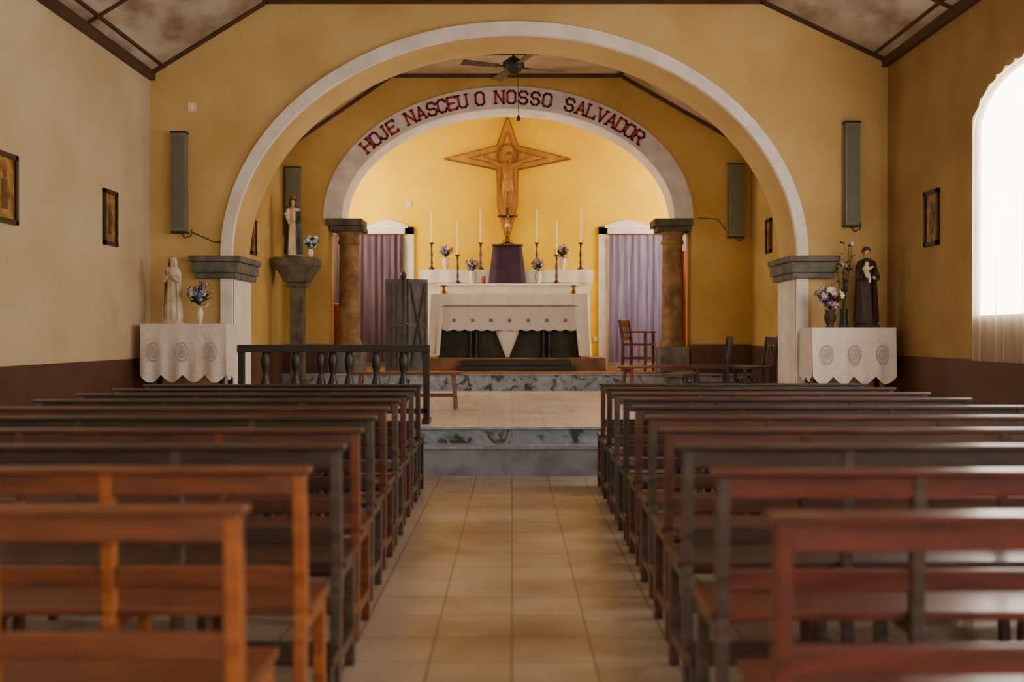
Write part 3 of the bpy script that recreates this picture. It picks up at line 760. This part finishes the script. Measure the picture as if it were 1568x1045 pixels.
# ------------------------------------------------------------ statues
def statue(name,x,y,z,h,robe,mantle,skinm,hair,crown=False,child=False,hood=True,pose='pray',base=M_stwhite,g=.75,slim=1.0):
    b=MB(); M=Matrix.Translation((x,y,z))@Matrix.Scale(h,4)
    b.lathe((0,0,0),[(.15,0),(.16,.01),(.15,.035),(.13,.045)],base,20,M=M)
    b.lathe((0,0,.04),[(.125,0),(.13,.03),(.115,.2),(.1,.35),(.08,.5),(.078,.56),(.095,.66),(.11,.74),(.105,.775),(.06,.80),(.03,.815)],robe,36,sy=.75,fold=.07,nf=9,M=M)
    prof=[(.145,.06),(.15,.12),(.14,.3),(.13,.5),(.125,.66),(.125,.76),(.1,.81)]
    if hood: prof+=[(.066,.85),(.068,.9),(.066,.95),(.05,.985),(.012,1.0)]
    b.lathe((0,.012,0),prof,mantle,36,sy=.8,fold=.05,nf=11,a0=-pi/2+g,a1=3*pi/2-g,M=M)
    if not hood: b.sph((0,.015,.945),(.056,.06,.058),hair,12,M)
    else: b.sph((0,.012,.94),(.055,.055,.058),hair,12,M)
    skin(b,[((0,0,.80),.035),((0,-.003,.845),.028),((0,-.012,.885),(.033,.036)),((0,-.016,.925),(.046,.05)),((0,-.012,.965),(.036,.04))],[(0,1),(1,2),(2,3),(3,4)],skinm,M,2)
    b.sph((0,-.066,.915),(.007,.012,.014),skinm,8,M)
    for sg in (-1,1):
        b.sph((sg*.017,-.058,.928),(.006,.005,.0035),M_iron,6,M); b.sph((sg*.047,-.01,.918),(.007,.012,.016),skinm,6,M)
    b.sph((0,-.06,.893),(.011,.005,.003),M_stred,6,M)
    for sg in (-1,1):
        if pose=='pray': el=(sg*.115,-.05,.62); wr=(sg*.025,-.125,.71)
        elif pose=='hold': el=(sg*.12,-.05,.6); wr=(sg*.06,-.13,.64 if sg<0 else .60)
        else: el=(sg*.14,-.03,.62); wr=(sg*.16,-.12,.56)
        skin(b,[((sg*.085,0,.775),.035),(el,.036),((wr[0]*.9+el[0]*.1,wr[1]*.9+el[1]*.1,wr[2]*.9+el[2]*.1),.03)],[(0,1),(1,2)],robe if g>.6 else mantle,M,2)
        w=Vector(wr); up=Vector((-sg*.01,-.012,.05)) if pose=='pray' else Vector((-sg*.03,-.035,.01))
        b.sph(w+up*.25,(.014,.014,.022),skinm,8,M)
        side=Vector((0,-1,0)) if pose=='pray' else Vector((0,0,1))
        for k in range(4):
            o=side*(.009*(k-1.5)); L_=(.8,1,.95,.75)[k]
            p=w+up*.4+o; b.cyl(p,p+up*.55*L_,.0052,.0048,skinm,6,M); b.cyl(p+up*.55*L_,p+up*.95*L_+Vector((-sg*.006,0,0)),.0048,.004,skinm,6,M)
        b.cyl(w+up*.1,w+up*.45+side*.026,.006,.0045,skinm,6,M)
    if child:
        c=(-.06,-.15,.66)
        skin(b,[((c[0],c[1],c[2]),.04),((c[0],c[1],c[2]+.06),.036),((c[0]+.01,c[1],c[2]+.11),.018),((c[0]+.012,c[1]-.005,c[2]+.15),(.034,.036)),
                ((c[0]+.05,c[1]-.03,c[2]+.06),.015),((c[0]+.07,c[1]-.05,c[2]+.09),.011),((c[0]-.05,c[1]-.03,c[2]+.05),.015),
                ((c[0]+.03,c[1]-.05,c[2]-.06),.02),((c[0]+.03,c[1]-.04,c[2]-.12),.014)],[(0,1),(1,2),(2,3),(1,4),(4,5),(1,6),(0,7),(7,8)],M_stwhite,M,2)
        b.sph((c[0]+.012,c[1]+.006,c[2]+.165),(.036,.036,.03),hair,8,M)
    if crown:
        b.lathe((0,.0,.97),[(.045,0),(.05,.02),(.055,.05)],M_gold,16,M=M)
        for k in range(8):
            a=2*pi*k/8; b.cyl((.055*math.cos(a),.055*math.sin(a),1.015),(.06*math.cos(a),.06*math.sin(a),1.05),.008,.002,M_gold,6,M)
    return b.obj(name)
b=MB(); px,py=-3.27,15.2
b.box(px-.15,px+.15,py-.15,py+.15,Z,.62,M_stone2)
b.box(px-.1,px+.1,py-.1,py+.1,.62,2.05,M_stone2)
for k,(w,z0,z1) in enumerate(((.15,2.05,2.12),(.31,2.36,2.488))): b.box(px-w,px+w,py-w*.9,py+w*.9,z0,z1,M_stone2)
w0,w1=.17,.30
b.hexa([(px-w0,py-w0,2.12),(px+w0,py-w0,2.12),(px+w0,py+w0,2.12),(px-w0,py+w0,2.12),(px-w1,py-w1*.9,2.36),(px+w1,py-w1*.9,2.36),(px+w1,py+w1*.9,2.36),(px-w1,py+w1*.9,2.36)],M_stone2)
b.obj('statue_pedestal',bevel=.01)
statue('madonna_and_child_statue',px-.08,py+.05,2.49,.93,M_stwhite,M_stgreen,M_skin,M_stbrown,crown=True,child=True,hood=True,pose='hold',base=M_stred,g=.5)
vase('flower_vase',px+.23,py-.15,2.492,.12,.045,.14,[M_f1,M_f4,M_f1],26,11,M_vase,.034)

def side_table(x0,x1,zt,zb,sd):
    b=MB(); y0,y1=11.35,11.82
    b.box(x0+.02,x1-.02,y0+.02,y1,zt-.05,zt-.012,M_darkwood)
    for x in (x0+.07,x1-.07):
        for y in (y0+.07,y1-.05): b.box(x-.025,x+.025,y-.025,y+.025,Z,zt-.05,M_darkwood)
    b.box(x0+.07,x1-.07,y0+.06,y0+.08,Z+.1,Z+.15,M_darkwood)
    b.box(x0,x1,y0,y1,zt-.012,zt,M_lace)
    drape(b,x0,x1,zt,zb,y0,M_lace,.016,5,.09,sd,nsc=4)
    for xs in (x0,x1):
        vs=[];fs=[];n=20
        for k in range(7):
            for i in range(n+1):
                t=k/6; s_=i/n; zz=zb-.07*abs(math.sin(s_*2*pi))
                vs.append((xs+(1 if xs==x1 else -1)*.008*t*math.sin(s_*20),y0+(y1-y0)*s_,zt+(zz-zt)*t))
        for k in range(6):
            for i in range(n): a=k*(n+1)+i; fs.append((a,a+1,a+n+2,a+n+1))
        b.add(vs,fs,M_lace,None,True)
    W=x1-x0
    for f in (.17,.5,.83):
        cx=x0+W*f; czz=(zt+zb)/2-.03
        b.torus((cx,y0-.035,czz),.07,.005,M_lace2,n=20,k=4,sz=1.5); b.torus((cx,y0-.035,czz),.04,.004,M_lace2,n=16,k=4,sz=1.5)
        for a in range(6): b.cyl((cx,y0-.035,czz),(cx+.04*math.cos(a*pi/3),y0-.035,czz+.06*math.sin(a*pi/3)),.003,.003,M_lace2,4)
    return b.obj('lace_covered_table')
side_table(-4.24,-3.26,1.445,.86,0); side_table(3.42,4.38,1.40,.84,2)
statue('virgin_mary_statue',-3.95,11.58,1.447,.78,M_stwhite,M_stwhite,M_skin,M_stwhite,pose='pray',base=M_stwhite)
vase('flower_vase',-3.62,11.55,1.447,.2,.04,.16,[M_f1,M_f4,M_f1,M_f2],30,21,M_vase,.036)
vase('dark_flower_vase',3.68,11.52,1.402,.2,.07,.18,[M_f3,M_f4,M_f2],32,31,M_stbrown,.038)
statue('monk_saint_statue',4.13,11.6,1.402,.94,M_stbrown,M_stbrown,M_skin,M_stbrown,child=True,hood=False,pose='hold',base=M_stbrown,g=.4)
b=MB(); x,y,z=3.90,11.70,1.402
b.lathe((x,y,z),[(.06,0),(.05,.05),(.04,.12),(.05,.2),(.04,.22)],M_stgreen,12)
rnd=random.Random(4)
for i in range(9):
    a=rnd.uniform(0,2*pi); l=rnd.uniform(.5,.85); q=Vector((x+.1*math.cos(a),y+.06*math.sin(a),z+.2+l))
    p=Vector((x,y,z+.18)); b.cyl(p,q,.005,.003,M_leaf,5)
    for t in (.4,.6,.8,.95):
        r_=p.lerp(q,t); d=Vector((math.cos(a+t*9),math.sin(a+t*9),.5))*.08; sd_=Vector((-d.y,d.x,0)).normalized()*.022
        b.add([r_,r_+d*.5+sd_,r_+d,r_+d*.5-sd_],[(0,1,2,3)],M_leaf)
    if i%3==0: b.sph(q,(.025,.025,.03),M_f4,8)
b.obj('lily_stem_arrangement')

# ------------------------------------------------------------ wall items
def speaker(name,x,y,z0,z1,w=.17,d=.1):
    b=MB(); b.box(x-w/2,x+w/2,y-d-.02,y-.02,z0,z1,M_gw); b.box(x-w/2+.02,x+w/2-.02,y-d-.028,y-d-.02,z0+.05,z1-.05,M_gray)
    for z in (z0+.12,z1-.12): b.box(x-.02,x+.02,y-.02,y,z-.03,z+.03,M_iron)
    b.box(x-w/2-.01,x+w/2+.01,y-d-.025,y-.015,z1-.015,z1+.01,M_iron); b.box(x-w/2-.01,x+w/2+.01,y-d-.025,y-.015,z0-.01,z0+.015,M_iron)
    b.tube([(x,y-.03,z0),(x+.05,y-.02,z0-.06),(x+.12,y-.012,z0-.03),(x+.13,y-.008,z0+.05)],.006,M_iron)
    b.obj(name,bevel=.004)
speaker('column_speaker',-3.98,Y1,2.54,3.74); speaker('column_speaker',4.07,Y1,2.62,3.86)
speaker('column_speaker',-3.5,CY1,2.9,4.0,.22); speaker('column_speaker',3.58,CY1,2.88,4.05,.24)
def wallpic(x,y0,y1,z0,z1,sg):
    b=MB(); t=.03
    X=lambda a,c:(min(x+sg*a,x+sg*c),max(x+sg*a,x+sg*c))
    f=.045
    for (a,c,p,q) in ((y0,y0+f,z0,z1),(y1-f,y1,z0,z1),(y0,y1,z0,z0+f),(y0,y1,z1-f,z1)):
        b.box(*X(0,t),a,c,p,q,M_darkwood)
    b.box(*X(0,.012),y0+f,y1-f,z0+f,z1-f,M_print)
    ym=(y0+y1)/2; H_=z1-z0
    b.box(*X(.012,.016),ym-.05,ym+.04,z0+H_*.2,z0+H_*.62,M_printdark); b.sph((x+sg*.012,ym,z0+H_*.7),(.006,.035,.04),M_printdark,8)
    b.obj('framed_station_picture')
wallpic(LX,8.33,8.75,2.27,2.88,1); wallpic(LX,10.6,10.96,2.28,2.88,1); wallpic(LX,6.9,7.3,2.27,2.88,1)
wallpic(RX,10.52,10.88,2.27,2.87,-1); wallpic(CR,14.7,15.0,2.54,3.05,-1); wallpic(CL,13.9,14.2,2.45,2.95,1)
b=MB(); b.box(-3.90,-3.80,Y1-.012,Y1,4.0,4.11,M_plastic); b.box(-3.87,-3.83,Y1-.018,Y1-.01,4.03,4.08,M_white); b.obj('junction_box')
b=MB(); b.box(-2.02,-1.92,18.985,19,3.78,3.88,M_plastic); b.box(-1.99,-1.95,18.98,18.99,3.81,3.85,M_white); b.obj('light_switch')
b=MB(); b.box(1.55,1.63,18.975,19,1.2,1.3,M_plastic); b.box(1.57,1.61,18.97,18.98,1.23,1.27,M_white); b.obj('power_socket')
b=MB(); b.tube([(-3.4,Y1-.01,2.42),(-3.6,Y1-.01,2.44),(-3.84,Y1-.01,2.55)],.006,M_iron); b.obj('speaker_cable')
b=MB(); b.tube([(2.98,CY1-.01,3.2),(3.3,CY1-.01,3.18),(3.44,CY1-.01,3.0)],.006,M_iron); b.obj('speaker_cable')

# ------------------------------------------------------------ ceiling fan
b=MB(); fx,fy,fz=.02,13.7,5.0
b.lathe((fx,fy,5.42),[(.03,0),(.07,.03),(.07,.08)],M_iron,16)
b.cyl((fx,fy,fz+.1),(fx,fy,5.45),.015,.015,M_iron,10)
b.lathe((fx,fy,fz-.1),[(.04,0),(.07,.02),(.12,.06),(.15,.1),(.15,.16),(.1,.2),(.04,.24)],M_iron,24)
for k in range(4):
    MM=Matrix.Translation((fx,fy,fz))@Matrix.Rotation(k*pi/2+.35,4,'Z')
    b.box(.13,.26,-.02,.02,-.01,.005,M_iron,MM)
    MB2=MM@Matrix.Translation((.22,0,0))@Matrix.Rotation(.2,4,'X')
    b.hexa([(0,-.05,-.005),(.52,-.075,-.005),(.52,.075,-.005),(0,.05,-.005),(0,-.05,.005),(.52,-.075,.005),(.52,.075,.005),(0,.05,.005)],M_blade,MB2)
b.tube([(fx+.06,fy,fz-.08),(fx+.07,fy,fz-.66)],.004,M_iron); b.lathe((fx+.07,fy,fz-.74),[(.02,0),(.025,.03),(.012,.08)],M_iron,10)
b.obj('ceiling_fan')

# ------------------------------------------------------------ world, camera
w=bpy.data.worlds.new('World'); scene.world=w; w.use_nodes=True
w.node_tree.nodes['Background'].inputs[0].default_value=(.9,.85,.75,1); w.node_tree.nodes['Background'].inputs[1].default_value=.5
cd=bpy.data.cameras.new('Camera'); co=bpy.data.objects.new('Camera',cd); COL.objects.link(co)
co.location=(0,0,1.3); co.rotation_euler=(math.radians(90-.28),0,0)
cd.lens=35; cd.sensor_width=36; cd.clip_start=.05; cd.clip_end=100
cd.dof.use_dof=True; cd.dof.focus_distance=11.5; cd.dof.aperture_fstop=1.3
scene.camera=co
